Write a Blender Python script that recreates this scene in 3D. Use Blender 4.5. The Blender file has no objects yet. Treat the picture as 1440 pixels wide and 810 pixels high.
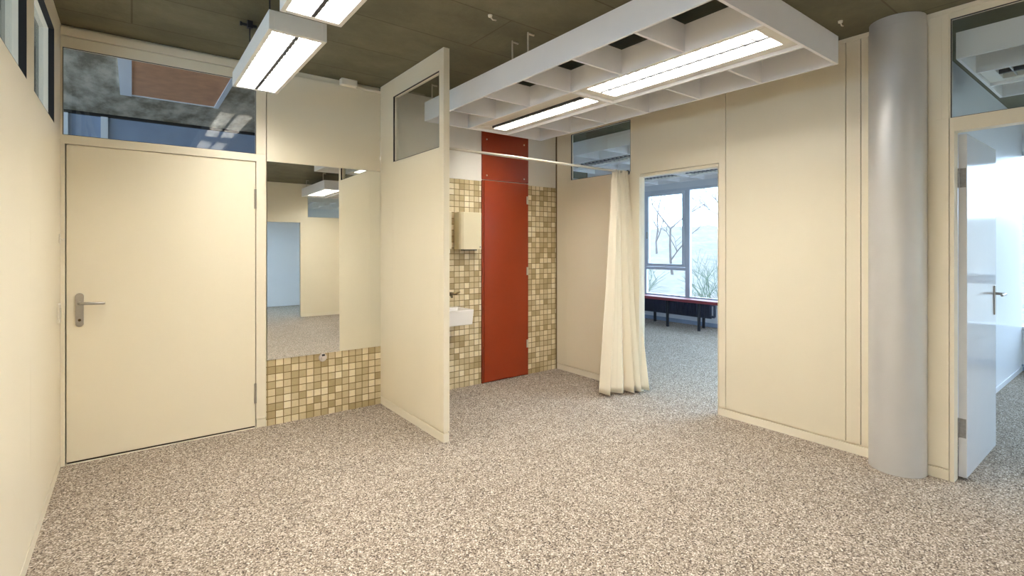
import bpy, math, random
from mathutils import Vector
random.seed(7)
sc = bpy.context.scene
col = sc.collection
PI = math.pi

# ------------------------------------------------------------------ helpers
def lin(c):
    return tuple(((v/255)/12.92 if v/255 <= .04045 else ((v/255+.055)/1.055)**2.4) for v in c)

class MB:
    def __init__(s): s.v = []; s.f = []
    def box(s, x0, x1, y0, y1, z0, z1):
        if x0 > x1: x0, x1 = x1, x0
        if y0 > y1: y0, y1 = y1, y0
        if z0 > z1: z0, z1 = z1, z0
        b = len(s.v)
        s.v += [(x0,y0,z0),(x1,y0,z0),(x1,y1,z0),(x0,y1,z0),(x0,y0,z1),(x1,y0,z1),(x1,y1,z1),(x0,y1,z1)]
        s.f += [tuple(b+i for i in q) for q in ((0,3,2,1),(4,5,6,7),(0,1,5,4),(1,2,6,5),(2,3,7,6),(3,0,4,7))]
        return s
    def hexa(s, bottom, top):
        b = len(s.v); s.v += list(bottom)+list(top)
        s.f += [tuple(b+i for i in q) for q in ((0,3,2,1),(4,5,6,7),(0,1,5,4),(1,2,6,5),(2,3,7,6),(3,0,4,7))]
        return s
    def cyl(s, p0, p1, r0, r1=None, n=16):
        return s.tube([p0, p1], [r0, r0 if r1 is None else r1], n)
    def tube(s, pts, rad, n=10):
        pts = [Vector(p) for p in pts]
        if not isinstance(rad, (list, tuple)): rad = [rad]*len(pts)
        b = len(s.v)
        t0 = (pts[1]-pts[0]).normalized()
        a = Vector((0,0,1)) if abs(t0.z) < .9 else Vector((1,0,0))
        u = t0.cross(a).normalized()
        for i, p in enumerate(pts):
            t = (pts[min(i+1,len(pts)-1)]-pts[max(i-1,0)]).normalized()
            u = (u - t*u.dot(t)).normalized(); w = t.cross(u)
            for k in range(n):
                ang = 2*PI*k/n
                s.v.append(tuple(p + (u*math.cos(ang)+w*math.sin(ang))*rad[i]))
        for i in range(len(pts)-1):
            for k in range(n):
                k2 = (k+1) % n
                s.f.append((b+i*n+k, b+i*n+k2, b+(i+1)*n+k2, b+(i+1)*n+k))
        s.f.append(tuple(b+k for k in range(n))[::-1])
        s.f.append(tuple(b+(len(pts)-1)*n+k for k in range(n)))
        return s
    def lathe(s, prof, c, n=48):
        b = len(s.v)
        for r, z in prof:
            for k in range(n):
                a = 2*PI*k/n
                s.v.append((c[0]+r*math.cos(a), c[1]+r*math.sin(a), z))
        for i in range(len(prof)-1):
            for k in range(n):
                k2 = (k+1) % n
                s.f.append((b+i*n+k, b+i*n+k2, b+(i+1)*n+k2, b+(i+1)*n+k))
        s.f.append(tuple(b+k for k in range(n))[::-1])
        s.f.append(tuple(b+(len(prof)-1)*n+k for k in range(n)))
        return s
    def ring(s, axis, d0, d1, a0, a1, z0, z1, w):
        """rectangular lining inside an opening; axis = the wall's normal"""
        for (p0, p1, q0, q1) in ((a0,a0+w,z0,z1),(a1-w,a1,z0,z1),(a0+w,a1-w,z0,z0+w),(a0+w,a1-w,z1-w,z1)):
            if axis == 'X': s.box(d0, d1, p0, p1, q0, q1)
            else: s.box(p0, p1, d0, d1, q0, q1)
        return s
    def build(s, name, mat, parent=None, bevel=0, smooth=False, local=False, seg=2):
        xs = [p[0] for p in s.v]; ys = [p[1] for p in s.v]; zs = [p[2] for p in s.v]
        o0 = Vector(((min(xs)+max(xs))/2, (min(ys)+max(ys))/2, min(zs)))
        if local: org = Vector((0,0,0))
        else: org = o0
        me = bpy.data.meshes.new(name)
        me.from_pydata([tuple(Vector(p)-o0) for p in s.v], [], s.f)
        me.validate(); me.update()
        me.materials.append(mat)
        if smooth:
            for p in me.polygons: p.use_smooth = True
        o = bpy.data.objects.new(name, me); col.objects.link(o)
        if parent is not None:
            o.parent = parent
            o.location = o0 if local else o0 - wloc(parent)
        else: o.location = o0
        if bevel:
            m = o.modifiers.new('bevel', 'BEVEL'); m.width = bevel; m.segments = seg
            m.limit_method = 'ANGLE'; m.angle_limit = math.radians(40)
        if smooth:
            try:
                m = o.modifiers.new('edges', 'EDGE_SPLIT'); m.split_angle = math.radians(40)
            except Exception: pass
        return o

def wloc(o):
    v = Vector(o.location)
    while o.parent is not None:
        o = o.parent; v = v + Vector(o.location)
    return v

def tag(o, label=None, cat=None, group=None, kind=None):
    if label: o['label'] = label
    if cat: o['category'] = cat
    if group: o['group'] = group
    if kind: o['kind'] = kind
    return o
def thing(name, label, cat, loc=(0,0,0), rz=0, group=None):
    o = bpy.data.objects.new(name, None); col.objects.link(o)
    o.location = loc; o.rotation_euler = (0,0,rz); o.empty_display_size = .1
    return tag(o, label, cat, group)
def copy_tree(o, parent=None):
    c = o.copy(); col.objects.link(c)
    if parent is not None: c.parent = parent
    for ch in list(o.children): copy_tree(ch, c)
    return c
def struct(name, mb, mat, label, cat, bevel=0, smooth=False):
    return tag(mb.build(name, mat, None, bevel, smooth), label, cat, None, 'structure')

# ------------------------------------------------------------------ materials
def new_mat(name):
    m = bpy.data.materials.new(name); m.use_nodes = True
    nt = m.node_tree
    return m, nt, nt.nodes['Principled BSDF']
def setp(b, **k):
    for n, v in k.items():
        b.inputs[n].default_value = v
def plain(name, rgb, rough=.5, metal=0, var=.04, scale=6, bump=0, bscale=200, spec=.5):
    """paint / metal: base colour with a faint mottling"""
    m, nt, b = new_mat(name); N = nt.nodes; L = nt.links
    tc = N.new('ShaderNodeTexCoord')
    no = N.new('ShaderNodeTexNoise'); no.inputs['Scale'].default_value = scale; no.inputs['Detail'].default_value = 4
    L.new(tc.outputs['Object'], no.inputs['Vector'])
    r = N.new('ShaderNodeValToRGB'); c = lin(rgb)
    r.color_ramp.elements[0].position = .3; r.color_ramp.elements[1].position = .7
    r.color_ramp.elements[0].color = tuple(v*(1-var) for v in c)+(1,)
    r.color_ramp.elements[1].color = tuple(min(1,v*(1+var)) for v in c)+(1,)
    L.new(no.outputs['Fac'], r.inputs['Fac']); L.new(r.outputs['Color'], b.inputs['Base Color'])
    setp(b, Roughness=rough, Metallic=metal); b.inputs['Specular IOR Level'].default_value = spec
    if bump:
        n2 = N.new('ShaderNodeTexNoise'); n2.inputs['Scale'].default_value = bscale
        L.new(tc.outputs['Object'], n2.inputs['Vector'])
        bp = N.new('ShaderNodeBump'); bp.inputs['Strength'].default_value = bump; bp.inputs['Distance'].default_value = .002
        L.new(n2.outputs['Fac'], bp.inputs['Height']); L.new(bp.outputs['Normal'], b.inputs['Normal'])
    return m

CREAM = (236, 226, 203)
M = {}
M['cream'] = plain('cream_paint', CREAM, .42, var=.012, scale=2)
M['cream_door'] = plain('cream_door_paint', (236,225,200), .36, var=.012, scale=2)
M['cream_light'] = plain('cream_trim_paint', (239,230,210), .45, var=.012)
M['plaster'] = plain('white_plaster', (232,226,214), .7, var=.015, bump=.15)
M['white_wall'] = plain('cool_white_paint', (234,237,242), .3, var=.012, scale=2)
M['grid_white'] = plain('white_lacquer', (247,245,246), .5, var=.012)
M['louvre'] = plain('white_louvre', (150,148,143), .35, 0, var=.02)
M['spine'] = plain('dark_louvre_spine', (58,58,62), .5, 0, var=.02)
M['lamp_white'] = plain('lamp_housing_paint', (228,224,214), .4, var=.01)
M['black'] = plain('black_rubber', (24,18,15), .6, var=.1)
M['black_metal'] = plain('black_metal', (30,32,40), .45, var=.1)
M['gap_shade'] = plain('gap_shade_paint', (52,44,30), .8, var=.1)  # shade of the door's bottom gap, given as a dark colour
M['gloss_white'] = plain('glossy_white_lacquer', (228,230,236), .1, var=.01, spec=.7)
M['hinge'] = plain('zinc_hinge', (150,150,152), .4, .3, var=.15, scale=60)
M['corner'] = plain('brown_corner_strip', (118,98,66), .5)
M['column'] = plain('silver_grey_paint', (212,211,210), .34, .3, var=.02)
M['steel'] = plain('brushed_steel', (176,170,160), .3, .9, var=.05, scale=40)
M['chrome'] = plain('polished_chrome', (214,206,202), .3, .15, var=.02)
M['bronze'] = plain('dark_tap_metal', (92,78,52), .25, .9, var=.05)
M['ceramic'] = plain('white_ceramic', (238,234,230), .12, var=.01)
M['red'] = plain('red_paint', (152,57,25), .33, var=.06, scale=3)
M['bench_red'] = plain('bench_red_paint', (150,60,66), .45, var=.06)
M['beige_plastic'] = plain('beige_enamel', (226,214,182), .35, var=.02)
M['white_plastic'] = plain('white_plastic', (235,228,212), .35, var=.02)
M['aluminium'] = plain('window_frame_paint', (216,221,230), .4, .1, var=.03)
M['brown_panel'] = plain('brown_soffit', (206,152,112), .6, var=.12, scale=9)
M['radiator'] = plain('radiator_paint', (66,72,92), .45, .1, var=.05)
M['blue_grey'] = plain('blue_grey_paint', (150,165,190), .5, var=.06)
M['rod'] = plain('white_rod', (205,196,178), .35, .3, var=.02)
M['bark'] = plain('bark', (104,95,90), .9, var=.25, scale=3)
M['twig_green'] = plain('shrub_green', (96,106,88), .9, var=.3, scale=8)

def carpet_mat():
    m, nt, b = new_mat('speckled_carpet'); N = nt.nodes; L = nt.links
    tc = N.new('ShaderNodeTexCoord')
    vo = N.new('ShaderNodeTexVoronoi'); vo.inputs['Scale'].default_value = 175
    L.new(tc.outputs['Object'], vo.inputs['Vector'])
    sp = N.new('ShaderNodeSeparateColor'); L.new(vo.outputs['Color'], sp.inputs['Color'])
    r = N.new('ShaderNodeValToRGB'); cr = r.color_ramp; cr.interpolation = 'CONSTANT'
    stops = [(0,(84,74,66)),(.12,(124,111,98)),(.33,(149,136,121)),(.56,(170,156,141)),(.79,(193,180,166)),(.93,(219,208,195))]
    cr.elements[0].position = 0; cr.elements[0].color = lin(stops[0][1])+(1,)
    cr.elements[1].position = stops[1][0]; cr.elements[1].color = lin(stops[1][1])+(1,)
    for p, c in stops[2:]:
        e = cr.elements.new(p); e.color = lin(c)+(1,)
    L.new(sp.outputs[0], r.inputs['Fac'])
    no = N.new('ShaderNodeTexNoise'); no.inputs['Scale'].default_value = 3.5; no.inputs['Detail'].default_value = 6
    L.new(tc.outputs['Object'], no.inputs['Vector'])
    mr = N.new('ShaderNodeMapRange'); mr.inputs['To Min'].default_value = .88; mr.inputs['To Max'].default_value = 1.1
    L.new(no.outputs['Fac'], mr.inputs['Value'])
    mx = N.new('ShaderNodeMix'); mx.data_type = 'RGBA'; mx.blend_type = 'MULTIPLY'; mx.inputs['Factor'].default_value = 1
    L.new(r.outputs['Color'], mx.inputs['A']); L.new(mr.outputs['Result'], mx.inputs['B'])
    L.new(mx.outputs['Result'], b.inputs['Base Color'])
    bp = N.new('ShaderNodeBump'); bp.inputs['Strength'].default_value = .5; bp.inputs['Distance'].default_value = .004
    L.new(vo.outputs['Distance'], bp.inputs['Height']); L.new(bp.outputs['Normal'], b.inputs['Normal'])
    setp(b, Roughness=.95); b.inputs['Specular IOR Level'].default_value = .15
    return m
M['carpet'] = carpet_mat()

def tile_mat():
    m, nt, b = new_mat('mosaic_tiles'); N = nt.nodes; L = nt.links
    tc = N.new('ShaderNodeTexCoord'); sx = N.new('ShaderNodeSeparateXYZ')
    geo = N.new('ShaderNodeNewGeometry')
    L.new(geo.outputs['Position'], sx.inputs['Vector'])
    T = .058; G = .085
    def mth(op, a, bb=None, clamp=False):
        n = N.new('ShaderNodeMath'); n.operation = op; n.use_clamp = clamp
        for i, q in enumerate((a, bb)):
            if q is None: continue
            if isinstance(q, (int, float)): n.inputs[i].default_value = q
            else: L.new(q, n.inputs[i])
        return n.outputs[0]
    ux = mth('DIVIDE', mth('ADD', sx.outputs['X'], 10.004), T); uz = mth('DIVIDE', mth('ADD', sx.outputs['Z'], .006), T)
    cb = N.new('ShaderNodeCombineXYZ'); L.new(mth('FLOOR', ux), cb.inputs[0]); L.new(mth('FLOOR', uz), cb.inputs[1])
    wn = N.new('ShaderNodeTexWhiteNoise'); wn.noise_dimensions = '2D'; L.new(cb.outputs[0], wn.inputs['Vector'])
    r = N.new('ShaderNodeValToRGB'); cr = r.color_ramp
    st = [(0,(176,154,112)),(.2,(194,174,132)),(.42,(210,192,153)),(.65,(223,207,170)),(.85,(236,221,187)),(1,(242,230,202))]
    cr.elements[0].color = lin(st[0][1])+(1,); cr.elements[1].position = 1; cr.elements[1].color = lin(st[-1][1])+(1,)
    for p, c in st[1:-1]:
        e = cr.elements.new(p); e.color = lin(c)+(1,)
    L.new(wn.outputs['Value'], r.inputs['Fac'])
    no = N.new('ShaderNodeTexNoise'); no.inputs['Scale'].default_value = 45; no.inputs['Detail'].default_value = 5
    L.new(geo.outputs['Position'], no.inputs['Vector'])
    mr = N.new('ShaderNodeMapRange'); mr.inputs['To Min'].default_value = .86; mr.inputs['To Max'].default_value = 1.1
    L.new(no.outputs['Fac'], mr.inputs['Value'])
    mu = N.new('ShaderNodeMix'); mu.data_type = 'RGBA'; mu.blend_type = 'MULTIPLY'; mu.inputs['Factor'].default_value = 1
    L.new(r.outputs['Color'], mu.inputs['A']); L.new(mr.outputs['Result'], mu.inputs['B'])
    fx = mth('ABSOLUTE', mth('SUBTRACT', mth('FRACT', ux), .5)); fz = mth('ABSOLUTE', mth('SUBTRACT', mth('FRACT', uz), .5))
    g = mth('GREATER_THAN', mth('MAXIMUM', fx, fz), .5-G/1.6)
    mx = N.new('ShaderNodeMix'); mx.data_type = 'RGBA'; L.new(g, mx.inputs['Factor'])
    L.new(mu.outputs['Result'], mx.inputs['A']); mx.inputs['B'].default_value = lin((130,110,68))+(1,)
    L.new(mx.outputs['Result'], b.inputs['Base Color'])
    rr = mth('ADD', mth('MULTIPLY', g, .5), .3); L.new(rr, b.inputs['Roughness'])
    bp = N.new('ShaderNodeBump'); bp.inputs['Strength'].default_value = .6; bp.inputs['Distance'].default_value = .002
    L.new(mth('SUBTRACT', 1.0, g), bp.inputs['Height']); L.new(bp.outputs['Normal'], b.inputs['Normal'])
    return m
M['tile'] = tile_mat()

def concrete_mat(name, base, dark, boards, lo=.4, hi=.65, seam=(40,34,24)):
    m, nt, b = new_mat(name); N = nt.nodes; L = nt.links
    geo = N.new('ShaderNodeNewGeometry'); P = geo.outputs['Position']
    n1 = N.new('ShaderNodeTexNoise'); n1.inputs['Scale'].default_value = 2.2; n1.inputs['Detail'].default_value = 8; n1.inputs['Roughness'].default_value = .65
    mp = N.new('ShaderNodeMapping'); mp.inputs['Scale'].default_value = (1, 1.25, 1) if boards else (2.6, .9, 1.6); L.new(P, mp.inputs['Vector']); L.new(mp.outputs[0], n1.inputs['Vector'])
    r = N.new('ShaderNodeValToRGB'); r.color_ramp.elements[0].position = lo; r.color_ramp.elements[1].position = hi
    r.color_ramp.elements[0].color = lin(dark)+(1,); r.color_ramp.elements[1].color = lin(base)+(1,)
    L.new(n1.outputs['Fac'], r.inputs['Fac'])
    out = r.outputs['Color']
    if boards:
        br = N.new('ShaderNodeTexBrick'); br.offset = .5
        br.inputs['Scale'].default_value = 1; br.inputs['Brick Width'].default_value = 1.9; br.inputs['Row Height'].default_value = .5
        br.inputs['Mortar Size'].default_value = .006; br.inputs['Mortar Smooth'].default_value = .4
        br.inputs['Color1'].default_value = (1,1,1,1); br.inputs['Color2'].default_value = (.86,.86,.86,1); br.inputs['Mortar'].default_value = (.62,.6,.56,1)
        L.new(P, br.inputs['Vector'])
        mu = N.new('ShaderNodeMix'); mu.data_type = 'RGBA'; mu.blend_type = 'MULTIPLY'; mu.inputs['Factor'].default_value = 1
        L.new(out, mu.inputs['A']); L.new(br.outputs['Color'], mu.inputs['B']); out = mu.outputs['Result']
    L.new(out, b.inputs['Base Color'])
    n2 = N.new('ShaderNodeTexNoise'); n2.inputs['Scale'].default_value = 14; n2.inputs['Detail'].default_value = 6; L.new(P, n2.inputs['Vector'])
    bp = N.new('ShaderNodeBump'); bp.inputs['Strength'].default_value = .25; bp.inputs['Distance'].default_value = .02
    L.new(n2.outputs['Fac'], bp.inputs['Height']); L.new(bp.outputs['Normal'], b.inputs['Normal'])
    setp(b, Roughness=.75); b.inputs['Specular IOR Level'].default_value = .3
    return m
M['ceiling'] = concrete_mat('painted_concrete_ceiling', (122,117,94), (105,101,80), True)
M['concrete'] = concrete_mat('raw_concrete', (208,198,178), (128,118,98), False, .38, .64)
M['hill'] = concrete_mat('winter_hillside', (132,124,118), (104,102,90), False, .35, .65)

def glass_mat(tint=(.96,.98,.98), ior=1.5):
    m = bpy.data.materials.new('clear_glass'); m.use_nodes = True; nt = m.node_tree; N = nt.nodes; L = nt.links
    N.remove(N['Principled BSDF']); out = N['Material Output']
    tr = N.new('ShaderNodeBsdfTransparent'); tr.inputs['Color'].default_value = tint+(1,)
    gl = N.new('ShaderNodeBsdfGlossy'); gl.inputs['Roughness'].default_value = 0.0
    fr = N.new('ShaderNodeFresnel'); ge = N.new('ShaderNodeNewGeometry'); mr = N.new('ShaderNodeMapRange')
    mr.inputs['To Min'].default_value = ior; mr.inputs['To Max'].default_value = 1/ior      # thin pane: same reflection on both faces
    L.new(ge.outputs['Backfacing'], mr.inputs['Value']); L.new(mr.outputs['Result'], fr.inputs['IOR'])
    mx = N.new('ShaderNodeMixShader'); L.new(fr.outputs[0], mx.inputs[0]); L.new(tr.outputs[0], mx.inputs[1]); L.new(gl.outputs[0], mx.inputs[2])
    L.new(mx.outputs[0], out.inputs['Surface'])
    return m
M['glass'] = glass_mat()
def mirror_mat():
    m, nt, b = new_mat('mirror_silver'); setp(b, Metallic=1.0, Roughness=0.0); b.inputs['Base Color'].default_value = (.88,.89,.86,1)
    return m
M['mirror'] = mirror_mat()
def emit(name, rgb, s):
    m = bpy.data.materials.new(name); m.use_nodes = True; nt = m.node_tree; N = nt.nodes
    N.remove(N['Principled BSDF']); e = N.new('ShaderNodeEmission')
    e.inputs['Color'].default_value = rgb+(1,); e.inputs['Strength'].default_value = s
    nt.links.new(e.outputs[0], N['Material Output'].inputs['Surface'])
    return m
LAMP = 40.0
M['tube_on'] = emit('lit_fluorescent_tube', (1, .98, .93), LAMP)
M['tube_fill'] = emit('cool_fill_tube', (.52, .74, 1.0), 70.0)  # glow of the added cool fill lights
M['tube_off'] = plain('unlit_tube', (240,243,248), .3, var=.005)
def fabric_mat():
    m, nt, b = new_mat('cream_curtain_fabric'); N = nt.nodes; L = nt.links
    tc = N.new('ShaderNodeTexCoord'); wv = N.new('ShaderNodeTexNoise'); wv.inputs['Scale'].default_value = 260
    L.new(tc.outputs['Object'], wv.inputs['Vector'])
    bp = N.new('ShaderNodeBump'); bp.inputs['Strength'].default_value = .2; bp.inputs['Distance'].default_value = .001
    L.new(wv.outputs['Fac'], bp.inputs['Height']); L.new(bp.outputs['Normal'], b.inputs['Normal'])
    b.inputs['Base Color'].default_value = lin((246,236,214))+(1,); setp(b, Roughness=.85)
    b.inputs['Sheen Weight'].default_value = .2
    return m
M['fabric'] = fabric_mat()

# ------------------------------------------------------------------ dimensions
H = 2.82                    # ceiling
XL, XR, YB, YF = -.36, 3.881, 4.256, -2.62
T = .08
SILL, HEAD = 2.12, 2.67     # high glazing band
BB = .064                   # baseboard height

# ------------------------------------------------------------------ floor and ceilings
struct('floor', MB().box(-4.6, 8.1, -5.5, 7.6, -.1, 0), M['carpet'], 'speckled grey and beige carpet floor of all the rooms', 'floor')
c = MB(); c.box(-4.6, 8.1, -5.5, YB+.04, H, H+.2); c.box(XR, 8.1, YB+.04, 7.6, H, H+.2)
struct('ceiling', c, M['ceiling'], 'dark olive painted concrete ceiling with board seams', 'ceiling')
c = MB(); c.box(-4.6, XR, YB+.04, 7.6, H, H+.2)
struct('ceiling_corridor', c, M['concrete'], 'raw grey concrete ceiling of the corridor behind the door', 'ceiling')
c = MB(); c.box(0, .66, 4.5, 5.82, H-.012, H)
struct('trim_1', c, M['brown_panel'], 'brown panel set in the corridor ceiling, seen through glass over door', 'panel')
c = MB(); c.box(-.085, 0, 4.45, 5.86, H-.02, H); c.box(.66, .70, 4.45, 5.86, H-.02, H); c.box(0, .66, 5.82, 5.84, H-.02, H)
struct('trim_2', c, M['white_wall'], 'pale frame around the brown corridor ceiling panel', 'trim')

# ------------------------------------------------------------------ glazing unit
wcount = [0]
def glazing(axis, front, back, a0, a1, z0, z1, label, bead=None, g=.014, bd=.008):
    """gasket lining, bead and one pane in an opening; front = face of the wall towards the viewer's room"""
    wcount[0] += 1
    s = 1 if back > front else -1
    mb = MB().ring(axis, front+s*.0005, front+s*g, a0, a1, z0, z1, .003)
    w = struct('window_%d' % wcount[0], mb, M['black'], label, 'window')
    b2 = MB().ring(axis, front+s*g, front+s*(g+bd), a0, a1, z0, z1, .0035)
    b2.build('glazing_bead', bead or M['cream'], w)
    p = MB(); q0, q1 = front+s*(g+bd), front+s*(g+bd+.005)
    if axis == 'X': p.box(q0, q1, a0+.0005, a1-.0005, z0+.0005, z1-.0005)
    else: p.box(a0+.0005, a1-.0005, q0, q1, z0+.0005, z1-.0005)
    p.build('pane', M['glass'], w)
    return w

# ------------------------------------------------------------------ left wall
w = MB()
pj = [-2.62, -1.66, -.7, .26, 1.22, 2.18, 3.08, 4.256]
for a, b_ in zip(pj[:-1], pj[1:]): w.box(XL-T+.02, XL, a+.0008, b_-.0008, BB+.009, SILL)
w.box(XL-T, XL-T+.02, YF, YB, 0, SILL)
w.box(XL-T, XL, YF, YB, HEAD, H)
opl = [(3.18-.96*k, 3.94-.96*k) for k in range(6)]
edges = [YB]+[e for o in opl for e in (o[1], o[0])]+[YF]
for i in range(0, len(edges), 2): w.box(XL-T, XL, edges[i+1], edges[i], SILL, HEAD)
struct('wall_left', w, M['cream'], 'cream panelled wall along the left with high glazing', 'wall')
for k, (a, b_) in enumerate(opl):
    glazing('X', XL, XL-T, a, b_, SILL, HEAD,
            ['high window pane in left wall nearest the door corner', 'high window pane in left wall, second from the door corner'][k] if k < 2 else 'high window pane in left wall beside or behind the camera', M['cream_light'], .026, .02)
struct('baseboard_left', MB().box(XL-T+.02, XL, YF, YB, 0, BB), M['cream'], 'cream baseboard under the left wall', 'baseboard')

# ------------------------------------------------------------------ back wall (door, mirror, wash niche)
w = MB(); YT = YB+T
w.box(XL, .80, YB, YB+.03, HEAD, 2.738); w.box(XL, .766, YB+.03, YT, 2.72, 2.738); w.box(XL, .766, YB+.012, YT, 2.738, 2.745); w.box(XL, .766, YB-.006, YT, 2.745, 2.797)
w.box(XL, .766, YB+.03, YT, 2.797, H)
w.box(XL, .766, YB-.006, YT, 2.055, SILL-.008)                   # head of the door frame
w.box(XL, XL+.022, YB-.006, YT, 0, 2.055)                        # left jamb
w.box(XL, XL+.01, YB, YB+.03, SILL-.008, HEAD)
w.box(.762, .832, YB-.006, YT, .072, SILL-.008); w.box(.762, .832, YB-.006, YB+.03, SILL-.008, H); w.box(.80, .832, YB+.03, YT, SILL-.008, H)                          # post between door and mirror
w.box(.766, .832, YB+.001, YT, 0, .062); w.box(.766, .832, YB+.012, YT, .06, .074)
w.box(XL+.022, XL+.05, YB+.057, YT, 0, 2.055); w.box(.735, .766, YB+.057, YT, 0, 2.055); w.box(XL+.05, .735, YB+.057, YT, 2.03, 2.055)
w.box(.837, 1.765, YB, YT, 2.066, 2.772)                         # panel above the mirror
w.box(.832, 1.765, YB+.03, YT, 0, H)
struct('wall_back', w, M['cream'], 'cream back wall with door frame, post and panel above the mirror', 'wall', .0015)
w = MB(); w.box(1.815, XR, YB, YT, 2.07, H); w.box(1.765, XR, YB+.012, YT, 0, 2.07)
struct('wall_niche', w, M['plaster'], 'white plaster wall above the tiles of the wash niche', 'wall')
glazing('Y', YB, YT, XL+.01, .762, SILL-.008, HEAD, 'wide high window over the left door', M['cream'], .008)
struct('trim_3', MB().box(.834, 1.765, YB-.003, YB+.03, 0, .512), M['tile'], 'beige mosaic tiles under the mirror', 'tiles')
struct('trim_4', MB().box(1.815, 2.842, YB-.003, YB+.012, 0, 2.068), M['tile'], 'beige mosaic tiles behind the washbasin, left of red panel', 'tiles')
struct('trim_5', MB().box(3.452, XR-.012, YB-.003, YB+.012, 0, 2.068), M['tile'], 'narrow strip of beige mosaic tiles right of red panel', 'tiles')
struct('trim_6', MB().box(XR-.012, XR, YB-.01, YB+.012, 0, H), M['corner'], 'thin brown corner strip right of the tiles', 'trim')
struct('trim_7', MB().box(XL+.022, .766, YB+.004, YB+.06, 0, .006), M['cream_light'], 'cream threshold strip under the left door', 'threshold')

struct('trim_10', MB().box(XL+.03, .755, YB+.012, YB+.05, .006, .0175), M['gap_shade'], 'dark strip painted as shade under the left door', 'trim')  # dark strip stands in for the shade beneath the leaf
# the door on the left
d = MB().box(XL+.028, .7585, YB+.004, YB+.055, .018, 2.052)
door = tag(d.build('door_1', M['cream_door'], None, .002), 'closed cream flush door at the left with lever handle', 'door', None, 'structure')
lock = MB()
pl = []
for k in range(24):
    a = 2*PI*k/24; pl.append((.021*math.cos(a), (.088 if math.sin(a) >= 0 else -.088)+.021*math.sin(a)))
bb_ = [(-.268+x, YB+.005, .99+z) for x, z in pl]; tt = [(-.268+x, YB-.005, .99+z) for x, z in pl]
lock.v = bb_+tt; n = 24
lock.f = [tuple(range(n)), tuple(range(2*n-1, n-1, -1))]+[(i, n+i, n+(i+1) % n, (i+1) % n) for i in range(n)]
tag(lock.build('handle_plate', M['steel'], door, .001), 'steel handle plate')
lv = MB().tube([(-.268, YB+.004, 1.035), (-.268, YB-.04, 1.035), (-.26, YB-.052, 1.035), (-.235, YB-.056, 1.035), (-.15, YB-.052, 1.03), (-.142, YB-.046, 1.03)], [.009,.009,.0095,.009,.0085,.008], 12)
tag(lv.build('door_handle', M['steel'], door, 0, True), 'steel lever handle')
MB().cyl((-.268, YB-.004, .925), (-.268, YB-.009, .925), .008, .008, 16).build('lock_cylinder', M['bronze'], door, 0, True)
for z in (.195, 1.69):
    tag(MB().cyl((.757, YB-.006, z), (.757, YB-.006, z+.15), .0085, .0085, 12).build('hinge', M['steel'], door, 0, True), 'steel barrel hinge')

# mirror, very slightly leaning
ma = math.radians(.39)
y0 = YB-.014; z0, z1 = .514, 2.064; yt = y0+(z1-z0)*math.tan(ma)
m_ = MB().hexa([(.838,y0,z0),(1.762,y0,z0),(1.762,YB+.012,z0),(.838,YB+.012,z0)], [(.838,yt,z1),(1.762,yt,z1),(1.762,YB+.012,z1),(.838,YB+.012,z1)])
tag(m_.build('mirror', M['mirror'], None), 'large frameless wall mirror above the mosaic tiles', 'mirror')
t = thing('wall_outlet', 'small round chrome outlet cap on tiles just below the mirror', 'outlet cap', (1.262, YB-.003, .482))
MB().cyl((1.262,YB-.003,.478), (1.262,YB-.013,.478), .034, .029, 28).build('escutcheon', M['chrome'], t, .001, True)
MB().cyl((1.262,YB-.013,.478), (1.262,YB-.04,.478), .019, .017, 24).build('cap', M['chrome'], t, .001, True)
MB().box(1.252,1.272,YB-.032,YB-.014,.492,.508).build('clip', M['black_metal'], t, .002)

# ------------------------------------------------------------------ partition between mirror and niche
PX0, PX1, PY0 = 1.765, 1.814, 3.122
wa, wb = 3.187, 3.982
w = MB(); w.box(PX0, PX1, PY0, wa, .074, H); w.box(PX0, PX1, wb, YB, .074, H)
w.box(PX0, PX1, wa, wb, .074, SILL-.003); w.box(PX0, PX1, wa, wb, HEAD, H)
w.box(PX0+.008, PX1-.008, PY0+.008, YB, .0, .074)
struct('wall_partition', w, M['cream'], 'cream partition wall standing out between mirror and wash niche', 'wall', .0015)
glazing('X', PX0, PX1, wa, wb, SILL-.003, HEAD, 'high window in the projecting partition', M['cream_light'], .014)
b_ = MB(); b_.box(PX0, PX0+.0075, PY0+.008, YB, 0, .062); b_.box(PX1-.0075, PX1, PY0+.008, YB, 0, .062); b_.box(PX0+.002, PX1-.002, PY0+.001, PY0+.0075, 0, .062)
struct('baseboard_partition', b_, M['cream_light'], 'cream baseboard around the projecting partition', 'baseboard')

# ------------------------------------------------------------------ wash niche
t = thing('access_door', 'tall red access door between two strips of mosaic tiles', 'access door', (3.147, YB, 0))
MB().box(2.866, 3.43, YB-.022, YB-.002, .012, 2.078).build('door_leaf', M['red'], t, .0015)
f_ = MB(); f_.box(2.846, 2.862, YB-.018, YB+.012, 0, 2.078); f_.box(3.434, 3.449, YB-.018, YB+.012, 0, 2.078); f_.box(2.862,3.434,YB-.002,YB+.012,0,2.078)
f_.build('frame', M['red'], t, .001)
for z in (.3, 1.09, 1.86):
    tag(MB().box(3.42, 3.444, YB-.03, YB-.018, z, z+.085).build('hinge', M['rod'], t, .002), 'pale hinge')
t = thing('cover_panel', 'red fixed cover panel above the red access door, just under ceiling grid', 'panel', (3.147, YB, 2.088))
MB().box(2.846, 3.449, YB-.02, YB-.0005, 2.088, H-.002).build('plate', M['red'], t, .0015)
for x in (2.9, 3.39):
    for z in (2.13, 2.50):
        tag(MB().cyl((x,YB-.02,z), (x,YB-.024,z), .009, .008, 14).build('screw', M['rod'], t, 0, True), 'pale screw head')

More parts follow.
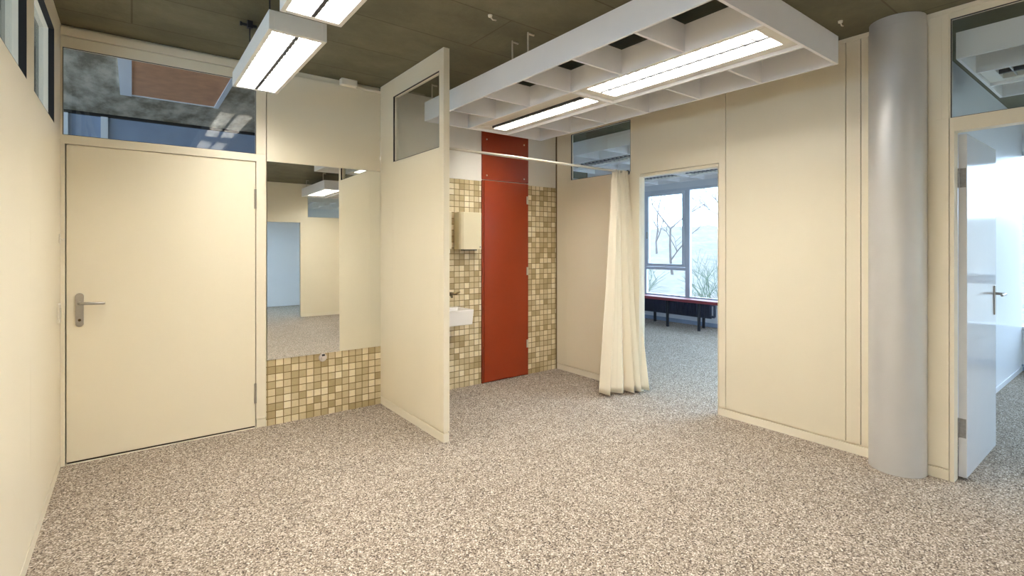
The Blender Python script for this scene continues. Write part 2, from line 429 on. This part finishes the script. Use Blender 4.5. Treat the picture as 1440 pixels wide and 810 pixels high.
t = thing('paper_towel_dispenser', 'beige metal paper towel dispenser on tiles beside the red door', 'dispenser', (2.65, YB-.003, 1.362))
cs = [(0,-.003),(0,-.10),(.012,-.118),(.035,-.13),(.225,-.13),(.248,-.118),(.26,-.10),(.26,-.003)]
pb = [(2.52+x, YB+y, 1.37) for x, y in cs]; pt = [(2.52+x, YB+y, 1.735) for x, y in cs]
q = MB(); n = len(cs); q.v = pb+pt; q.f = [tuple(range(n))[::-1], tuple(range(n, 2*n))]+[(i,(i+1)%n,n+(i+1)%n,n+i) for i in range(n)]
q.build('housing', M['beige_plastic'], t, .004)
tag(MB().box(2.58,2.72,YB-.11,YB-.03,1.361,1.3695).build('outlet_slot', M['black_metal'], t), 'dark paper slot')
tag(MB().cyl((2.745,YB-.129,1.395),(2.745,YB-.134,1.395),.008,.008,12).build('lock', M['steel'], t, 0, True), 'small steel lock')
t = thing('soap_dispenser', 'narrow beige soap dispenser left of the paper towel dispenser, half behind partition', 'dispenser', (2.385, YB-.003, 1.33))
MB().box(2.33,2.44,YB-.10,YB-.0025,1.372,1.735).build('housing', M['beige_plastic'], t, .008)
MB().box(2.37,2.42,YB-.10,YB-.04,1.335,1.372).build('nozzle', M['white_plastic'], t, .004)

t = thing('washbasin', 'white rectangular ceramic washbasin on the niche wall', 'washbasin', (2.3, YB-.003, .66))
bx0, bx1, by0, by1, bt = 2.05, 2.55, 3.936, YB-.0025, .81
b_ = MB()
o_top = [(bx0,by0,bt),(bx1,by0,bt),(bx1,by1,bt),(bx0,by1,bt)]
o_bot = [(bx0+.01,by0+.012,.67),(bx1-.01,by0+.012,.67),(bx1-.01,by1,.67),(bx0+.01,by1,.67)]
i_top = [(bx0+.03,by0+.03,bt),(bx1-.03,by0+.03,bt),(bx1-.03,by1-.08,bt),(bx0+.03,by1-.08,bt)]
i_bot = [(bx0+.08,by0+.07,.70),(bx1-.08,by0+.07,.70),(bx1-.08,by1-.12,.70),(bx0+.08,by1-.12,.70)]
b_.v = o_bot+o_top+i_top+i_bot
b_.f = [(0,3,2,1)]+[(i,(i+1)%4,4+(i+1)%4,4+i) for i in range(4)]+[(4+i,4+(i+1)%4,8+(i+1)%4,8+i) for i in range(4)]+[(8+i,8+(i+1)%4,12+(i+1)%4,12+i) for i in range(4)]+[(12,13,14,15)]
b_.build('basin', M['ceramic'], t, .006, False, False, 3)
MB().cyl((2.3,4.06,.7),(2.3,4.06,.704),.022,.022,20).build('drain', M['steel'], t, 0, True)
MB().tube([(2.3,4.06,.67),(2.3,4.06,.5),(2.3,4.08,.47),(2.3,4.13,.47),(2.3,4.15,.5),(2.3,4.17,.54),(2.3,4.251,.54)], .018, 12).build('waste_pipe', M['steel'], t, 0, True)
t = thing('water_tap', 'dark metal wall tap above the white washbasin', 'tap', (2.36, YB-.003, .955))
MB().cyl((2.36,YB-.002,.955),(2.36,YB-.07,.955),.024,.022,20).build('body', M['bronze'], t, .002, True)
MB().tube([(2.36,YB-.05,.955),(2.37,YB-.12,.953),(2.375,YB-.2,.945),(2.375,YB-.215,.925)],[.014,.012,.011,.011],12).build('spout', M['bronze'], t, 0, True)
MB().tube([(2.37,YB-.07,.962),(2.42,YB-.10,.952),(2.475,YB-.12,.948),(2.515,YB-.125,.962)],[.012,.011,.012,.006],12).build('lever', M['bronze'], t, 0, True)

# ------------------------------------------------------------------ right wall
w = MB(); X0, X1 = XR, XR+T
o1 = (2.272, 3.075)
def panel(y0, y1, z0, z1, pr=0): w.box(X0-pr, X1, y0, y1, z0, z1)
panel(4.085, YB, .072, H); w.box(X0, X0+.036, 4.018, 4.085, 2.135, H)
panel(3.186, 4.085, .072, 2.135); w.box(X0, X0+.036, 3.186, 4.018, 2.64, 2.69); panel(3.186, 4.085, 2.69, H)
panel(3.078, 3.186, .072, H)
w.box(X0+.012, X1-.012, o1[1]+.003, YB, 0, .072)
panel(o1[0]-.012, 3.078, 2.095, H); panel(o1[0], 3.075, 2.066, 2.091)           # panel and strip over the opening
panel(2.203, 2.262, .072, H, .002); panel(o1[0]-.006, o1[0], 0, 2.091)
panel(1.336, 2.199, .072, H)
panel(1.247, 1.332, .072, H, .001); panel(1.10, 1.243, .072, H)
w.box(X0+.012, X1-.012, 1.1, o1[0]-.006, 0, .072)
w.box(X0+.02, X1-.02, 1.1, o1[0], .072, H); w.box(X0+.02, X1-.02, o1[1], 3.19, .072, H)
w.box(X0-.006, X1, 1.1, YB, 2.79, H-.001)
panel(.89, 1.1, 0, H)
panel(.792, .89, .072, 2.165, .004); panel(.825, .89, 2.165, H, .004); w.box(X0-.004, X0+.036, .792, .825, 2.165, H); w.box(X0-.001, X1, .792, .89, 0, .062); w.box(X0+.01, X1-.01,.792,.89,.06,.07)
panel(.768, .789, 0, 2.165, .004)                                                # door jamb
oR0 = -.14
w.box(X0, X0+.036, .785, .792, 2.165, H); w.box(X0-.002, X0+.036, oR0, .785, 2.755, 2.80); panel(oR0, .785, 2.80, H, .002); w.box(X0-.008, X1, oR0, .9, 2.79, H-.001)
panel(oR0, .785, 2.083, 2.165, .003)
panel(YF, oR0, 0, H)
struct('wall_right', w, M['cream'], 'cream panelled wall along the right with passage and doorway', 'wall', .0012)
glazing('X', XR, XR+.035, 3.186, 4.016, 2.135, 2.64, 'high window left of the passage above the curtain', M['cream_light'], .014)
glazing('X', XR, XR+.035, oR0, .785, 2.165, 2.755, 'high window over the open door at the right', M['cream_light'], .014)
b_ = MB(); b_.box(XR, XR+.011, 1.15, o1[0]-.006, 0, .06); b_.box(XR, XR+.011, o1[1]+.003, YB-.01, 0, .06)
struct('baseboard_right', b_, M['cream_light'], 'cream baseboard under the right wall', 'baseboard')

# silver column at the end of the right wall
t = thing('column', 'round silver grey column between the right wall and the open door', 'column', (3.85, 1.038, 0))
MB().lathe([(.148,0),(.148,2.76)], (3.85,1.038), 96).build('shaft', M['column'], t, 0, True)
MB().lathe([(.1445,2.762),(.1445,H-.001)], (3.85,1.038), 96).build('collar', M['column'], t, 0, True)

# open door at the right, swung into the next room
dy0, dy1, dx0, dx1 = .728, .768, XR+T+.012, 4.80
door2 = tag(MB().box(dx0, dx1, dy0, dy1, .012, 2.075).build('door_2', M['gloss_white'], None, .002), 'open white door at right swung into the next room', 'door', None, 'structure')
for z in (.25, 1.755):
    h_ = MB().cyl((dx0-.007, dy1+.0, z), (dx0-.007, dy1+.0, z+.115), .008, .008, 12)
    h_.box(dx0-.0015, dx0-.0005, dy0+.004, dy1, z, z+.115)
    tag(h_.build('hinge', M['hinge'], door2), 'grey steel hinge')
for s, yy in ((-1, dy0), (1, dy1)):
    MB().box(4.725, 4.765, yy, yy+s*.007, .93, 1.13).build('handle_plate', M['steel'], door2, .002)
    tag(MB().tube([(4.745, yy, 1.075), (4.745, yy+s*.05, 1.075), (4.735, yy+s*.058, 1.075), (4.63, yy+s*.055, 1.072)], [.009,.009,.009,.008], 12).build('door_handle', M['steel'], door2, 0, True), 'steel lever handle')

# ------------------------------------------------------------------ curtain and its rail
RZ, RY = 2.125, 3.215
t = thing('curtain_rail', 'thin white curtain rail from the partition across the niche', 'curtain rail', (PX1, RY, RZ))
MB().cyl((PX1+.006, RY, RZ), (XR-.006, RY, RZ), .011, .011, 16).build('rod', M['rod'], t, 0, True)
for x0, x1 in ((PX1, PX1+.008), (XR-.008, XR)):
    MB().cyl((x0, RY, RZ), (x1, RY, RZ), .024, .022, 20).build('end_bracket', M['black_metal'], t, 0, True)

def curtain():
    mb = MB(); NU, NZ = 240, 40
    for j in range(NZ+1):
        v = j/NZ; z = .022 + v*(RZ+.012-.022)
        g = (1-v)**1.25
        top0, top1 = Vector((3.665, 3.215)), Vector((3.862, 3.21))
        b0, b1 = Vector((3.475, 3.20)), Vector((3.955, 3.035))
        c0 = top0.lerp(b0, g); c1 = top1.lerp(b1, g)
        dv = (c1-c0); nrm = Vector((-dv.y, dv.x)).normalized()
        amp = .028+.028*g
        if v > .965: amp *= .55
        for i in range(NU+1):
            u = i/NU
            ph = 2*PI*(4.6*u+.15*math.sin(7*u+1)+.04*math.sin(5*v+9*u))
            sh = math.sin(ph); sh = math.copysign(abs(sh)**.8, sh)
            off = amp*sh*(.8+.35*math.sin(11*u+.7))
            along = u + (.028*math.sin(2*ph))*(.4+.6*v)
            if v > .965: off += .006*math.sin(2*PI*22*u)
            p = c0+dv*along+nrm*off
            mb.v.append((p.x, p.y, z))
    for j in range(NZ):
        for i in range(NU):
            a = j*(NU+1)+i; mb.f.append((a, a+1, a+NU+2, a+NU+1))
    return mb
cu = curtain().build('curtain', M['fabric'], None, 0, False)
for p in cu.data.polygons: p.use_smooth = True
sm = cu.modifiers.new('thick', 'SOLIDIFY'); sm.thickness = .003; sm.offset = 0
tag(cu, 'floor length cream curtain gathered at the side of the passage', 'curtain')

# ------------------------------------------------------------------ luminaires
def louvre_light(L_, Wd, Hh, on, rimw=.022, end=.03, blades=17, lip=0.0, lamps=(-1, 1)):
    """local: centred on x,y; z = 0 the underside"""
    parts = []
    hs = MB(); hx, hy = Wd/2, L_/2
    hs.box(-hx, -hx+rimw, -hy, hy, lip, Hh); hs.box(hx-rimw, hx, -hy, hy, lip, Hh)
    hs.box(-hx+rimw, hx-rimw, -hy, -hy+end, lip, Hh); hs.box(-hx+rimw, hx-rimw, hy-end, hy, lip, Hh)
    hs.box(-hx+rimw, hx-rimw, -hy+end, hy-end, Hh-.008, Hh)
    parts.append(('housing', hs, M['lamp_white'], .0015))
    lo = MB(); ix, iy = hx-rimw, hy-end
    sp_ = MB(); sp_.box(-.0095, .0095, -iy, iy, lip+.002, lip+.03); parts.append(('spine', sp_, M['spine'], 0))
    for k in range(1, blades):
        y = -iy+2*iy*k/blades
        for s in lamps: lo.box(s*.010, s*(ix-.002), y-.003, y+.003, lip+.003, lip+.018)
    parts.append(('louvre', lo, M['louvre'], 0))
    for s in lamps:
        tb = MB(); tb.box(s*.016, s*(ix-.006), -iy+.004, iy-.004, Hh-.028, Hh-.02)
        parts.append(('lamp_tube', tb, M['tube_fill'] if on == 'cool' else M['tube_on'] if on else M['tube_off'], 0))
    if len(lamps) == 1:
        cp = MB(); cp.box(-lamps[0]*.012, -lamps[0]*(ix-.001), -iy+.001, iy-.001, lip+.02, lip+.024)
        parts.append(('cover_plate', cp, M['lamp_white'], 0))
    return parts
def make_light(name, label, loc, parts, group=None, rz=0):
    t = thing(name, label, 'ceiling light', loc, rz, group)
    for n_, mb, mt, bv in parts: mb.build(n_, mt, t, bv, False, True)
    return t

FX, FW, FZ = .692, .286, 2.497
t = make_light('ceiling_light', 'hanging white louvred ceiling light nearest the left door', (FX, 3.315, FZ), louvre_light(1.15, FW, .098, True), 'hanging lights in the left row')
def hanger(t, y):
    h_ = MB().cyl((-.10, y, .098), (-.10, y, H-FZ-.03), .0035, .0035, 8)
    h_.box(-.115,-.085,y-.015,y+.015,H-FZ-.045,H-FZ-.001); h_.cyl((-.15,y,H-FZ-.028),(-.06,y,H-FZ-.028),.009,.009,10); h_.cyl((-.157,y,H-FZ-.028),(-.145,y,H-FZ-.028),.013,.013,10)
    tag(h_.build('hanger', M['black_metal'], t, 0, False, True), 'black ceiling hook and wire')
hanger(t, .19); hanger(t, -.38)
t0 = t
t2 = copy_tree(t); t2.location = (FX, 1.935, FZ); t2['label'] = 'hanging white louvred ceiling light cut off at the top edge of the photo'

# ------------------------------------------------------------------ ceiling grids with built-in lights
def ceiling_grid(label, xs, ys, z0, h_, lightcol, group, rods=()):
    t = thing('ceiling_grid', label, 'ceiling grid', (xs[0], ys[0], z0), 0, group)
    th = .016
    o = Vector((xs[0], ys[0], z0))
    def B(name, x0, x1, y0, y1, ztop=h_):
        MB().box(x0-o.x, x1-o.x, y0-o.y, y1-o.y, 0, ztop).build(name, M['grid_white'], t, .001, False, True)
    B('fascia_board', xs[0], xs[0]+th, ys[0], ys[-1]); B('fascia_board', xs[-1]-th, xs[-1], ys[0], ys[-1])
    B('fascia_board', xs[0]+th, xs[-1]-th, ys[0], ys[0]+th); B('fascia_board', xs[0]+th, xs[-1]-th, ys[-1]-th, ys[-1])
    hb = th/2
    for x in xs[1:-1]: B('baffle', x-hb, x+hb, ys[0]+th, ys[-1]-th, h_-.01)
    for i in range(len(xs)-1):
        a = xs[0]+th if i == 0 else xs[i]+hb; e = xs[-1]-th if i == len(xs)-2 else xs[i+1]-hb
        for k in range(1, len(ys)-1):
            if i == lightcol and k % 3: continue
            B('baffle', a, e, ys[k]-hb, ys[k]+hb, h_-.01)
    for (x, y) in rods:
        r_ = MB().cyl((x-o.x, y-o.y, h_-.02), (x-o.x, y-o.y, H-z0), .006, .006, 10)
        r_.cyl((x-o.x, y-o.y, H-z0-.008), (x-o.x+.05, y-o.y, H-z0-.008), .007, .007, 8)
        r_.build('suspension_rod', M['rod'], t, 0, True, True)
    return t
gx = [2.05, 2.5, 2.952, 3.392]; gy = [1.205, 1.665, 2.125, 2.588, 3.048, 3.508, 3.965]
ceiling_grid('white egg crate ceiling grid hung over the middle of the room', gx, gy, 2.5, .168, 1, 'ceiling grids',
             [(2.09,2.57),(2.09,2.74),(2.09,1.69),(3.35,2.54),(3.35,1.62),(3.35,3.9),(2.09,3.9)])
gl = louvre_light(1.36, .432, .10, True, .07, .075, 17, .0)
l1 = make_light('ceiling_light', 'lit louvred ceiling light in the nearer half of the ceiling grid', (2.726, 1.9, 2.52), gl, 'lights built into the ceiling grid')
l2 = make_light('ceiling_light', 'lit louvred ceiling light with one tube in the grid above the red panel', (2.726, 3.272, 2.52), louvre_light(1.36, .432, .10, True, .07, .075, 17, 0, (1,)), 'lights built into the ceiling grid')
# grid at the rear of the room (seen in the mirror)
ceiling_grid('white ceiling grid near the rear wall, seen only in the mirror', [2.76,3.21,3.66], [-2.2,-1.7,-1.2,-.7], 2.5, .168, 0, 'ceiling grids', [(2.8,-.9),(2.8,-2),(3.6,-.9),(3.6,-2)])
l3 = copy_tree(l1); l3.location = (2.985, -1.45, 2.52); l3['label'] = 'added louvred fill light in the rear ceiling grid'  # lamp added here to even out the light at the rear
t3 = copy_tree(t0); t3.location = (FX, .555, FZ); t3['label'] = 'added hanging louvred fill light above the camera, out of the picture'  # this lamp and the next are added to even out the room light
t4 = copy_tree(t0); t4.location = (FX, -.825, FZ); t4['label'] = 'added hanging louvred fill light behind the camera, out of the picture'

# small things on the walls and ceiling
t = thing('junction_box', 'small white junction box under the ceiling above the mirror', 'junction box', (1.47, YB, 2.765))
MB().box(1.40,1.535,YB-.06,YB+.0,2.765,2.818).build('housing', M['white_plastic'], t, .004)
t = tag(MB().box(1.535,PX0,YB-.008,YB+.03,2.762,2.782).build('cable_duct', M['cream_light'], None, .002), 'thin cream cable duct from junction box to the partition', 'cable duct')
t = thing('light_switch', 'white light switch on the left wall beside the door', 'light switch', (XL, 4.12, .93))
MB().box(XL, XL+.01, 4.08, 4.16, .93, 1.05).build('plate', M['white_plastic'], t, .003)
MB().box(XL+.01, XL+.014, 4.1, 4.14, .955, 1.025).build('rocker', M['white_plastic'], t, .002)
t = thing('wall_hook', 'tiny white hook on the left wall above the light switch', 'hook', (XL, 4.18, 1.42))
MB().box(XL, XL+.006, 4.165, 4.195, 1.42, 1.48).build('plate', M['white_plastic'], t, .002)
MB().tube([(XL+.006,4.18,1.45),(XL+.02,4.18,1.44),(XL+.026,4.18,1.45)],.004,8).build('hook', M['white_plastic'], t, 0, True)
for nm, p in (('small white hook in the ceiling above the partition end', (1.75,2.52)), ('small white hook in ceiling near the column', (3.55,1.25))):
    h_ = MB().cyl((p[0],p[1],H),(p[0],p[1],H-.012),.014,.012,14); h_.tube([(p[0],p[1],H-.01),(p[0]+.02,p[1],H-.024),(p[0]+.045,p[1],H-.02)],.004,8)
    tag(h_.build('ceiling_hook', M['white_plastic'], None, 0, True), nm, 'hook', 'ceiling hooks')

# ------------------------------------------------------------------ rear wall with doorway and high window (seen in the mirror)
w = MB(); Y0, Y1 = YF-T, YF
w.box(-4.6, .3, Y0, Y1, 0, H); w.box(.3, 2.84, Y0, Y1, 2.0, H); w.box(2.84, 2.99, Y0, Y1, 0, H)  # doorway widened out of view to let cool fill light in
w.box(2.99, 3.80, Y0, Y1, 0, SILL); w.box(2.99, 3.80, Y0, Y1, HEAD, H); w.box(3.80, 8.0, Y0, Y1, 0, H)
struct('wall_front', w, M['cream'], 'cream wall behind the camera with doorway widened for cool fill light, seen in the mirror', 'wall')
glazing('Y', YF, YF-T, 2.99, 3.80, SILL, HEAD, 'high window in the wall seen in the mirror', M['cream_light'])
struct('baseboard_front', MB().box(2.85, XR, YF, YF+.008, 0, .062), M['cream_light'], 'cream baseboard of the wall seen in the mirror', 'baseboard')
# room behind it
w = MB(); w.box(-1.2, 6.1, -5.4, -5.3, 0, H); w.box(-1.3, -1.2, -5.4, Y0, 0, H)
w.box(6.0, 6.1, -5.3, Y0, 0, .5); w.box(6.0, 6.1, -5.3, Y0, 2.46, H)
struct('wall_rear_room', w, M['white_wall'], 'pale wall of the room beyond the doorway, seen in the mirror', 'wall')

# ------------------------------------------------------------------ room left of the left wall, and the corridor
w = MB(); w.box(-4.6, XL-T, YB, YT, 0, SILL-.008); w.box(-4.6, XL-T, YB, YT, HEAD, 2.738); w.box(-4.6, XL-T, YB-.006, YT, 2.745, H)
w.box(XL-T, XL, YB, YT, 0, H)
w.box(-4.6, -4.5, YF, YB, 0, .5); w.box(-4.6, -4.5, YF, YB, 2.5, H)
struct('wall_left_room', w, M['cream'], 'cream wall continuing in the room behind the left wall', 'wall')
glazing('Y', YB, YT, -1.6, XL-T, SILL-.008, HEAD, 'high window of the neighbouring room behind the left wall', M['cream'], .008)
glazing('Y', YB, YT, -4.5, -1.6, SILL-.008, HEAD, 'further high window of the neighbouring room behind the left wall', M['cream'], .008)
w = MB(); w.box(-4.6, XR, 6.94, 7.04, 0, H-.03); w.box(-4.6, -4.5, YT, 6.94, 0, .5)
struct('wall_corridor', w, M['blue_grey'], 'blue grey far wall of the corridor, seen through the glass over the door', 'wall')
w = MB(); w.box(-4.6, XR, 6.90, 7.04, H-.03, H-.001)
struct('trim_8', w, M['black'], 'dark line between corridor ceiling and far wall', 'trim')
w = MB()
for x in (-.557, -.234, 1.3, 2.2): w.box(x-.03, x+.03, 6.91, 6.94, 0, H-.03)
w.box(-4.4, 3.8, 6.91, 6.94, 2.14, 2.2)
struct('trim_9', w, M['white_wall'], 'pale frame bars on the corridor far wall', 'trim')

# ------------------------------------------------------------------ rooms on the window side
w = MB(); w.box(XR+T, 8.0, 1.0, 1.08, 0, H)
struct('wall_divider', w, M['white_wall'], 'cool white dividing wall behind the open door at right', 'wall')
struct('baseboard_divider', MB().box(4.9, 8.0, .992, 1.0, 0, .05), M['white_wall'], 'white baseboard of the dividing wall', 'baseboard')
w = MB(); w.box(XR, XR+T, YT, 7.6, 0, H); w.box(XR, 8.1, 7.5, 7.6, 0, H)
struct('wall_window_room', w, M['white_wall'], 'white far walls of the room with the bench', 'wall')
w = MB(); w.box(8.0, 8.1, YF, 7.5, 0, .45); w.box(8.0, 8.1, YF, 7.5, 2.47, H)
struct('wall_outside', w, M['white_wall'], 'white wall below and above the outside windows', 'wall')
struct('baseboard_outside', MB().box(7.985, 8.0, YF, 7.5, 0, .07), M['blue_grey'], 'grey baseboard under the outside windows', 'baseboard')

# outside windows: bays 0.95 m wide
def bay(k, y0, y1, sash):
    wcount[0] += 1
    fr = MB()
    fr.ring('X', 8.0, 8.07, y0, y1, .45, 2.47, .045)
    lab = 'tall outside window bay with opening sash, seen left in the passage' if k == 8 else ('tall outside window bay with one big pane, seen right in the passage' if k == 7 else 'tall outside window bay hidden behind the walls')
    w_ = struct('window_%d' % wcount[0], fr, M['aluminium'], lab, 'window'); w_['group'] = 'outside window bays'
    if sash:
        s_ = MB(); s_.ring('X', 7.985, 8.05, y0+.047, y1-.047, 1.02, 2.42, .055)
        s_.build('sash', M['aluminium'], w_, .003)
        MB().box(8.0, 8.07, y0+.045, y1-.045, .96, 1.015).build('transom_bar', M['aluminium'], w_, .003)
        p = MB(); p.box(8.02, 8.026, y0+.1, y1-.1, 1.07, 2.37); p.build('pane', M['glass'], w_)
        p = MB(); p.box(8.02, 8.026, y0+.044, y1-.044, .494, .962); p.build('pane', M['glass'], w_)
        MB().box(7.968,7.985,y1-.09,y1-.065,1.55,1.68).build('window_handle', M['steel'], w_, .003)
    else:
        p = MB(); p.box(8.02, 8.026, y0+.04, y1-.04, .49, 2.43); p.build('pane', M['glass'], w_)
yk = 5.27-8*.95
for k in range(11):
    a = yk+k*.95
    if a < YF+.0: a = YF
    bay(k, a, min(yk+(k+1)*.95, 7.5), k % 2 == 0)

# bench with red top in front of black radiator
t = thing('bench', 'low bench with red top board and black legs by the windows', 'bench', (7.56, 5.7, 0))
MB().box(7.44, 7.68, 4.2, 7.2, .455, .505).build('seat_board', M['bench_red'], t, .004)
for y in (4.70, 5.31, 5.92, 6.53, 7.14):
    l_ = MB(); l_.box(7.45, 7.48, y-.02, y+.02, 0, .455); l_.box(7.45, 7.62, y-.015, y+.015, .43, .455)
    l_.build('leg', M['black_metal'], t, .002)
t = thing('radiator', 'long black finned radiator behind the red topped bench', 'radiator', (7.79, 5.85, .12))
r_ = MB(); r_.box(7.76, 7.78, 4.66, 7.1, .18, .44); r_.build('panel', M['radiator'], t, .003)
fn = MB()
for k in range(72):
    y = 4.67+k*.0337; fn.box(7.735, 7.76, y, y+.012, .19, .43)
fn.build('fins', M['radiator'], t)
pp = MB()
for z in (.21, .41): pp.cyl((7.80, 4.62, z), (7.80, 7.12, z), .02, .02, 12)
pp.cyl((7.80, 4.62, .21), (7.80, 4.62, .41), .02, .02, 12)
pp.build('pipe', M['radiator'], t, 0, True)
for y in (4.8, 5.8, 6.9): MB().box(7.78, 7.81, y, y+.04, 0, .2).build('foot', M['black_metal'], t)

# grids in the window rooms
def grid_off(label, x0, y0, ny, z0, unlit_label):
    xs = [x0+.447*i for i in range(4)]; ys = [y0+.46*i for i in range(ny+1)]
    ceiling_grid(label, xs, ys, z0, .165, 1, 'ceiling grids', [(xs[0]+.04, ys[1]), (xs[0]+.04, ys[-2]), (xs[-1]-.04, ys[1]), (xs[-1]-.04, ys[-2])])
    for k in range(ny//3):
        tt_ = copy_tree(off); tt_.location = (xs[1]+.2235, ys[3*k]+.69, z0+.02); tt_['label'] = unlit_label[k]
off = make_light('ceiling_light', 'unlit louvred light in ceiling grid over the open door, nearer the door', (4.82, .11, 2.605), louvre_light(1.34, .425, .10, False, .07, .075, 17, 0), 'unlit lights in the window rooms')
off.location = (4.08+.447+.2235, .80-.69, 2.585)
def first_grid():
    xs = [4.08+.447*i for i in range(4)]; ys = [.80-.46*i for i in range(6, -1, -1)]
    ceiling_grid('white ceiling grid in the room behind the open door', xs, ys, 2.565, .165, 1, 'ceiling grids', [(4.12,.4),(4.12,-1.5),(5.38,.4),(5.38,-1.5)])
    tt_ = copy_tree(off); tt_.location = (4.08+.447+.2235, ys[0]+.69, 2.585); tt_['label'] = 'unlit louvred light in ceiling grid over the open door, further from the door'
first_grid()
ceiling_grid('white ceiling grid in the room beyond the rear doorway', [2.4+.45*i for i in range(6)], [-4.9,-4.45,-4.0,-3.55,-3.1], 2.5, .165, 9, 'ceiling grids', [(2.45,-4),(4.6,-4)])
grid_off('white ceiling grid in the passage room, next to the right wall', 4.35, 2.6, 6, 2.52, ['unlit light in passage room grid by the high window, nearer half', 'unlit light in passage room grid by the high window, farther half'])
grid_off('white ceiling grid in the passage room, close to the outside windows', 6.25, 3.3, 6, 2.52, ['unlit light in window side grid of passage room, nearer half', 'unlit light in window side grid of passage room, farther half'])

cool = make_light('ceiling_light', 'added cool fill light in the passage room, hidden behind the right wall', (5.0, 1.75, 2.5), louvre_light(1.15, FW, .098, 'cool'), 'added cool fill lights')  # added lamps, cool fill for the side and rear rooms
hanger(cool, .19); hanger(cool, -.38)
for x, y in ((6.0, 1.75), (7.0, 1.75), (4.8, -1.9), (6.2, -1.9), (.9, -4.0), (2.8, -4.0)):
    cc = copy_tree(cool); cc.location = (x, y, 2.5)
    cc['label'] = 'added cool fill light in the passage room, hidden behind the right wall' if y > 0 else 'added cool fill light in the room beyond the rear doorway' if y < -3 else 'added cool fill light in the room of the open door, outside the picture'

for p, lb in (((-2.5, 2.2, FZ), 'added hanging fill light in the room left of the left wall'), ((2.4, 5.6, FZ), 'added hanging fill light in the corridor behind the niche')):  # unseen lamps added to brighten the neighbouring room and corridor
    cc = copy_tree(t0); cc.location = p; cc['label'] = lb

# ------------------------------------------------------------------ outdoors
hl = MB(); NX, NY = 30, 40
for i in range(NX+1):
    for j in range(NY+1):
        x = 8.6+i*1.4; y = -14+j*1.4
        z = -1.0+max(0, (x-13))*.12+.25*math.sin(x*.7+y*.5)+.18*math.sin(y*1.3)
        hl.v.append((x, y, z))
for i in range(NX):
    for j in range(NY):
        a = i*(NY+1)+j; hl.f.append((a, a+NY+1, a+NY+2, a+1))
ho = hl.build('ground', M['hill'], None, 0, True); tag(ho, 'pale winter hillside outside the windows', 'hillside', None, 'structure')
def hz(x, y): return -1.0+max(0, (x-13))*.12+.25*math.sin(x*.7+y*.5)+.18*math.sin(y*1.3)-.1
def grow(mb, p, d, L_, r, depth, rnd, spread):
    pts = [p]; q = p; dd = d.copy()
    for k in range(3):
        dd = (dd+Vector((rnd.uniform(-.18,.18), rnd.uniform(-.18,.18), rnd.uniform(-.05,.14)))).normalized()
        q = q+dd*(L_/3); pts.append(q)
    mb.tube(pts, [r, r*.86, r*.74, r*.62], 6 if depth > 1 else 4)
    if depth == 0: return
    for k in range(3 if depth > 1 else 4):
        a = rnd.uniform(0, 2*PI); s = Vector((math.cos(a), math.sin(a), rnd.uniform(-.1,.6)))
        nd = (dd*(1-spread)+s*spread).normalized()
        st = pts[rnd.choice((1,2,3,3))]
        grow(mb, st, nd, L_*rnd.uniform(.6,.82), r*.55, depth-1, rnd, spread)
for i, (x, y, h_, lab) in enumerate([(17.5, 14.2, 2.0, 'bare winter tree outside, at the left of the window view'), (21.5, 15.0, 2.4, 'bare winter tree outside, behind the left window sash'),
                                   (18.5, 10.6, 2.0, 'bare winter tree outside, at the right of the window view'), (31, 15.8, 2.6, 'bare winter tree on the slope beyond the others, right of the window post'), (29, 21.5, 2.8, 'bare winter tree far up the slope, left of the window post')]):
    rnd = random.Random(20+i); mb = MB()
    grow(mb, Vector((x, y, hz(x, y))), Vector((0,0,1)), h_, .075, 5, rnd, .55)
    tag(mb.build('bare_tree', M['bark'], None), lab, 'tree', 'bare trees outside')
for i, (x, y, lab) in enumerate([(13.2, 7.4, 'greenish shrub outside, lower right of the window view'), (17.2, 10.2, 'greenish shrub outside, lower middle of the window view'), (14.0, 11.6, 'greenish shrub outside, lower left of the window view')]):
    rnd = random.Random(50+i); mb = MB()
    for k in range(14):
        a = rnd.uniform(0, 2*PI); grow(mb, Vector((x+.3*math.cos(a), y+.3*math.sin(a), hz(x, y))), Vector((.5*math.cos(a), .5*math.sin(a), 1)).normalized(), .9, .02, 2, rnd, .5)
    tag(mb.build('shrub', M['twig_green'], None), lab, 'shrub', 'shrubs outside')

# ------------------------------------------------------------------ sky, portals, camera, view
wd = bpy.data.worlds.new('overcast_sky'); sc.world = wd; wd.use_nodes = True
nt = wd.node_tree; bg = nt.nodes['Background']
bg.inputs['Color'].default_value = (.56, .75, 1.0, 1); bg.inputs['Strength'].default_value = 5.5
def portal(name, loc, rot, sx, sy):
    l_ = bpy.data.lights.new(name, 'AREA'); l_.shape = 'RECTANGLE'; l_.size = sx; l_.size_y = sy
    l_.cycles.is_portal = True
    o = bpy.data.objects.new(name, l_); col.objects.link(o); o.location = loc; o.rotation_euler = rot
portal('portal_windows', (8.12, 2.44, 1.46), (0, PI/2, 0), 2.02, 10.1)
portal('portal_left_room', (-4.62, .8, 1.5), (0, -PI/2, 0), 2.0, 6.8)
portal('portal_corridor', (-4.62, 5.6, 1.6), (0, -PI/2, 0), 2.2, 2.6)
portal('portal_rear_room', (6.12, -4, 1.48), (0, PI/2, 0), 1.96, 2.6)

cam = bpy.data.cameras.new('camera'); co = bpy.data.objects.new('camera', cam); col.objects.link(co)
co.location = (0, 0, 1.4); co.rotation_euler = (PI/2, 0, -math.radians(37.28))
cam.sensor_width = 36; cam.lens = 702.4/1440*36; cam.shift_y = -(405-346.6)/1440; cam.clip_start = .02
sc.camera = co
sc.view_settings.view_transform = 'Standard'; sc.view_settings.look = 'None'
sc.view_settings.gamma = 1; sc.view_settings.exposure = .52; sc.view_settings.use_curve_mapping = False
